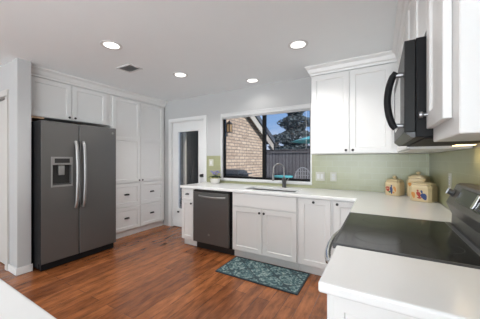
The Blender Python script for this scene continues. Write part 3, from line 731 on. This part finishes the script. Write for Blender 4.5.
for i in range(9):
    a = 2 * math.pi * i / 9; r = .060 if i % 3 else .018; c_ = Vector((px + r * math.cos(a), py + r * math.sin(a), .914 + .158 + (i % 3) * .022))
    st.tube([(px, py, 1.0), c_], .0022, 5)
    for k in range(6):
        b = 2 * math.pi * k / 6; fl.lathe([(.003, -.006), (.016, -.003), (.016, .004), (.003, .006)], c_ + Vector((.014 * math.cos(b), .014 * math.sin(b), .002 * (k % 2))), n=7)
    fl.lathe([(.003, -.004), (.009, .0), (.003, .01)], c_, n=7)
st.build('stems', 'leaf', fp); fl.build('flowers', 'petal', fp, smooth=True)

# ------------------------------------------------------------------ outside
struct(MB().box(-16, 10, YB + .125, 24, -.12, -.04).build('patio_ground', 'concrete'), 'patio ground outside')
HX = -3.45; HY0, HY1 = 4.55, 7.75
hs = thing('neighbouring_house_wing', (HX - 2, 6.1, -.04), 'tan brick house wing with a gable roof seen through the window', 'building')
rk0, rk1 = (5.45, 3.20), (7.95, 1.93)
slope = (rk1[1] - rk0[1]) / (rk1[0] - rk0[0])
zat = lambda y: rk0[1] + slope * (y - rk0[0])
wallp = [(HY0, -.035), (HY1, -.035), (HY1, zat(HY1) - .03), (rk0[0], rk0[1] - .03), (HY0, rk0[1] - .03 + slope * (rk0[0] - HY0))]
MB().prism(wallp, lambda a, b, t: (t, a, b), HX - .12, HX).build('gable_wall', 'brick_x', hs)
g = MB(); grid_panel(g, FB(HY0), [-7.2, -5.0, -3.78, HX - .121], [-.035, 0.05, 2.15, 2.70], {(1, 1)}, -.12, 0); g.build('front_wall', 'brick_y', hs)
MB().box(-7.2, -3.6, 7.6, HY1 - .01, -.035, 1.95).build('rear_wall', 'brick_y', hs)
for s_, nm in ((1, 'far'), (-1, 'near')):
    e_y = rk1[0] + .12 if s_ > 0 else 4.15
    ez = zat(e_y) if s_ > 0 else rk0[1] + slope * (rk0[0] - e_y)
    MB().prism([(rk0[0], rk0[1]), (e_y, ez), (e_y, ez + .17), (rk0[0], rk0[1] + .17)], lambda a, b, t: (t, a, b), -7.5, HX + .20).build('roof_slope', 'shingle', hs)
    MB().prism([(rk0[0], rk0[1] - .22), (e_y, ez - .22), (e_y, ez - .001), (rk0[0], rk0[1] - .001)], lambda a, b, t: (t, a, b), HX + .121, HX + .15).build('rake_board', 'fascia', hs)
    MB().prism([(rk0[0], rk0[1] - .02), (e_y, ez - .02), (e_y, ez - .001), (rk0[0], rk0[1] - .001)], lambda a, b, t: (t, a, b), HX + .002, HX + .12).build('soffit', 'fascia', hs)
sdr = MB(); grid_panel(sdr, FB(HY0 + .05), [-5.0, -4.93, -4.37, -4.30, -3.86, -3.79], [.055, .13, 2.07, 2.145], {(1, 1), (3, 1)}, -.03, .03)
sl_ = sdr.build('sliding_door', 'fascia', hs)
q = MB()
for i in range(16): x = -4.29 + i * .031; q.tube([(x, HY0 + .20 + .012 * (i % 2), .07), (x, HY0 + .20 + .012 * (i % 2), 2.1)], .017, 8)
q.build('drape', 'drape', sl_)
MB().box(-5.3, -3.6, HY0 + .45, HY0 + .47, -.03, 2.4).build('dark_interior', 'dark', sl_)  # near-black sheet, the darkness of the unlit room is in its colour
MB().box(-4.929, -4.371, HY0 + .05, HY0 + .054, .131, 2.069).build('glass_pane', 'pane', sl_); MB().box(-4.299, -3.861, HY0 + .05, HY0 + .054, .131, 2.069).build('glass_pane', 'pane', sl_)

# lantern on the brick
ly, lz = 5.17, 2.02
ln = thing('wall_lantern', (HX, ly, lz), 'black lantern with amber glass mounted on the brick wall', 'lantern')
MB().box(HX + .0005, HX + .02, ly - .05, ly + .05, lz + .02, lz + .22).build('back_plate', 'black', ln)
g = MB()
for dx_ in (.06, .16):
    for dy_ in (-.05, .05): g.box(HX + dx_ - .006, HX + dx_ + .006, ly + dy_ - .006, ly + dy_ + .006, lz - .0, lz + .20)
g.box(HX + .05, HX + .17, ly - .06, ly + .06, lz - .012, lz); g.box(HX + .05, HX + .17, ly - .06, ly + .06, lz + .20, lz + .215)
g.lathe([(.085, .215), (.03, .27), (.01, .30)], (HX + .11, ly, lz), n=4, rot=R(45)); g.box(HX + .015, HX + .06, ly - .01, ly + .01, lz + .19, lz + .205)
g.build('cage', 'black', ln)
MB().box(HX + .067, HX + .153, ly - .043, ly + .043, lz + .001, lz + .199).build('amber_glass', 'amber', ln)

# fence
fn = thing('wooden_fence', (-2, 10.4, -.04), 'weathered grey board fence closing the back yard', 'fence')
MB().box(-7.5, 5, 10.4, 10.43, -.03, 1.74).build('boards', 'fence', fn)
MB().box(-7.5, 5, 10.36, 10.399, 1.60, 1.70).build('rail', 'woodf', fn); MB().box(-7.5, 5, 10.36, 10.399, .25, .35).build('rail', 'woodf', fn)
MB().box(-7.5, 5, 10.34, 10.46, 1.741, 1.77).build('cap_board', 'woodf', fn)

# trees
def tree(x, y, h_, r_, z_lo, n_, label, m='needle', seed=1):
    rnd = random.Random(seed); t = thing('tree', (x, y, -.04), label, 'tree', None)
    MB().tube([(x, y, -.04), (x + .1, y, h_ * .5), (x, y, h_ * .92)], [.16, .11, .03], 8).build('trunk', 'bark', t, smooth=True)
    b = MB()
    for i in range(26):
        z = z_lo + (h_ * .92 - z_lo) * i / 26; a = rnd.uniform(0, 6.28); L_ = r_ * (1.1 - .8 * (z - z_lo) / (h_ - z_lo)) * rnd.uniform(.6, 1)
        b.tube([(x, y, z), (x + L_ * .5 * math.cos(a), y + L_ * .5 * math.sin(a), z + .12), (x + L_ * math.cos(a), y + L_ * math.sin(a), z + .05)], [.03, .018, .006], 5)
    b.build('branches', 'bark', t)
    f_ = MB()
    for i in range(n_):
        u = rnd.random() ** 1.25; z = z_lo + (h_ - z_lo) * u; R_ = r_ * (1.05 - .85 * u) * (.72 + .28 * math.sin(9 * u * 3)) ; a = rnd.uniform(0, 6.28); rr = R_ * rnd.random() ** .5
        c_ = Vector((x + rr * math.cos(a), y + rr * math.sin(a), z)); s_ = rnd.uniform(.05, .12)
        d1 = Vector((rnd.uniform(-1, 1), rnd.uniform(-1, 1), rnd.uniform(-.6, .6))).normalized(); d2 = d1.cross(Vector((rnd.uniform(-1, 1), rnd.uniform(-1, 1), rnd.uniform(-1, 1)))).normalized()
        f_.face([c_ - d1 * s_, c_ + d2 * s_ * .5, c_ + d1 * s_, c_ - d2 * s_ * .5])
    o = f_.build('foliage', m, t, weld=False); return t
tree(-4.15, 13.4, 5.2, 1.75, 1.5, 9000, 'dark evergreen tree beyond the fence, centre of the right pane', 'needle', 3)
tree(-.3, 12.9, 5.4, 1.5, 1.4, 7000, 'dark bushy tree beyond the fence at the right edge of the window', 'needle', 5)
tree(-6.2, 15.4, 3.0, .9, 1.3, 1500, 'low pale tree beyond the fence beside the house roof', 'needle2', 8)

# umbrella
ux, uy = -1.42, 8.45
um = thing('patio_umbrella', (ux, uy, -.04), 'open teal patio umbrella in the yard', 'umbrella')
q = MB(); n = 8; zr = 1.93
rim = [Vector((ux + 1.32 * math.cos(2 * math.pi * (k + .3) / n), uy + 1.32 * math.sin(2 * math.pi * (k + .3) / n), zr)) for k in range(n)]
mid = [Vector((ux + .66 * math.cos(2 * math.pi * (k + .3) / n), uy + .66 * math.sin(2 * math.pi * (k + .3) / n), zr + .19)) for k in range(n)]
ap = Vector((ux, uy, zr + .33))
for k in range(n):
    j = (k + 1) % n; q.face([rim[k], rim[j], mid[j], mid[k]]); q.face([mid[k], mid[j], ap])
o = q.build('canopy', 'teal', um); o.modifiers.new('s', 'SOLIDIFY').thickness = .006
MB().tube([(ux, uy, -.035), (ux, uy, zr + .36)], .022, 10).build('pole', 'iron', um, smooth=True)
MB().lathe([(.26, 0), (.26, .05), (.06, .08), (.04, .3)], (ux, uy, -.038), n=20).build('base', 'grill', um)
q = MB()
for k in range(n): q.tube([ap - Vector((0, 0, .03)), mid[k] - Vector((0, 0, .02)), rim[k] - Vector((0, 0, .02))], .008, 5)
q.build('ribs', 'iron', um)

# white chair in the yard
chx, chy = -2.08, 7.30
cht = thing('patio_chair', (chx, chy, -.04), 'white openwork high-backed chair in front of the fence', 'chair')
q = MB(); zt = 1.08
bk_ = []
for i in range(13):
    a = math.pi * i / 12; bk_.append((chx - .27 * math.cos(a), chy + .18, .62 + (zt - .64) * math.sin(a)))
q.tube([(chx - .27, chy + .18, .42)] + bk_ + [(chx + .27, chy + .18, .42)], .016, 7)
for i in range(-3, 4):
    x = chx + i * .075; z_ = .62 + (zt - .64) * math.sqrt(max(0, 1 - (i * .075 / .27) ** 2)); q.tube([(x, chy + .18, .44), (x, chy + .18, z_)], .012, 5)
for z in (.55, .68, .81, .93): q.tube([(chx - .24, chy + .18, z), (chx + .24, chy + .18, z)], .010, 5)
q.build('backrest', 'iron', cht, smooth=True)
g = MB(); g.lathe([(.26, .41), (.28, .425), (.26, .44)], (chx, chy, 0), n=20); g.build('seat', 'iron', cht)
for sx in (-1, 1):
    for sy in (-1, 1): MB().tube([(chx + sx * .20, chy + sy * .16, .41), (chx + sx * .24, chy + sy * .20, -.038)], .016, 6).build('leg', 'iron', cht)
    MB().tube([(chx + sx * .27, chy + .18, .66), (chx + sx * .28, chy, .67), (chx + sx * .27, chy - .18, .62), (chx + sx * .25, chy - .2, .43)], .014, 6).build('armrest', 'iron', cht)

# small teal table
tx, ty = -2.49, 6.83
tt = thing('side_table', (tx, ty, -.04), 'small round teal table seen behind the faucet', 'table')
MB().lathe([(.27, .775), (.28, .785), (.28, .815), (.26, .822)], (tx, ty, 0), n=30).build('tabletop', 'teal', tt)
for k in range(3):
    a = 2 * math.pi * k / 3; MB().tube([(tx + .05 * math.cos(a), ty + .05 * math.sin(a), .776), (tx + .22 * math.cos(a), ty + .22 * math.sin(a), -.037)], .014, 6).build('leg', 'iron', tt)

# grill
gx, gy = -2.72, 4.55
gr = thing('barbecue_grill', (gx, gy, -.04), 'dark barbecue grill with side shelf outside the left window pane', 'grill')
MB().prism([(-.24, .78), (.24, .78), (.24, .96), (.19, 1.05), (.05, 1.09), (-.12, 1.08), (-.22, 1.0)], lambda a, b, t: (t, gy + a, b), gx - .36, gx + .14).build('lid', 'grill', gr, bevel=.01)
MB().box(gx - .36, gx + .14, gy - .23, gy + .23, .60, .778).build('firebox', 'slate_side', gr)
MB().box(gx + .141, gx + .26, gy - .20, gy + .20, .985, 1.01).build('side_shelf', 'grill', gr, bevel=.005)
MB().box(gx + .141, gx + .165, gy - .20, gy + .20, .70, .984).build('shelf_bracket', 'grill', gr)
for sx in (-.33, .11):
    for sy in (-.2, .2): MB().box(gx + sx - .02, gx + sx + .02, gy + sy - .02, gy + sy + .02, -.038, .599).build('leg', 'slate_side', gr)
MB().tube([(gx - .3, gy - .27, .90), (gx + .08, gy - .27, .90)], .012, 8).build('lid_handle', 'steel', gr)
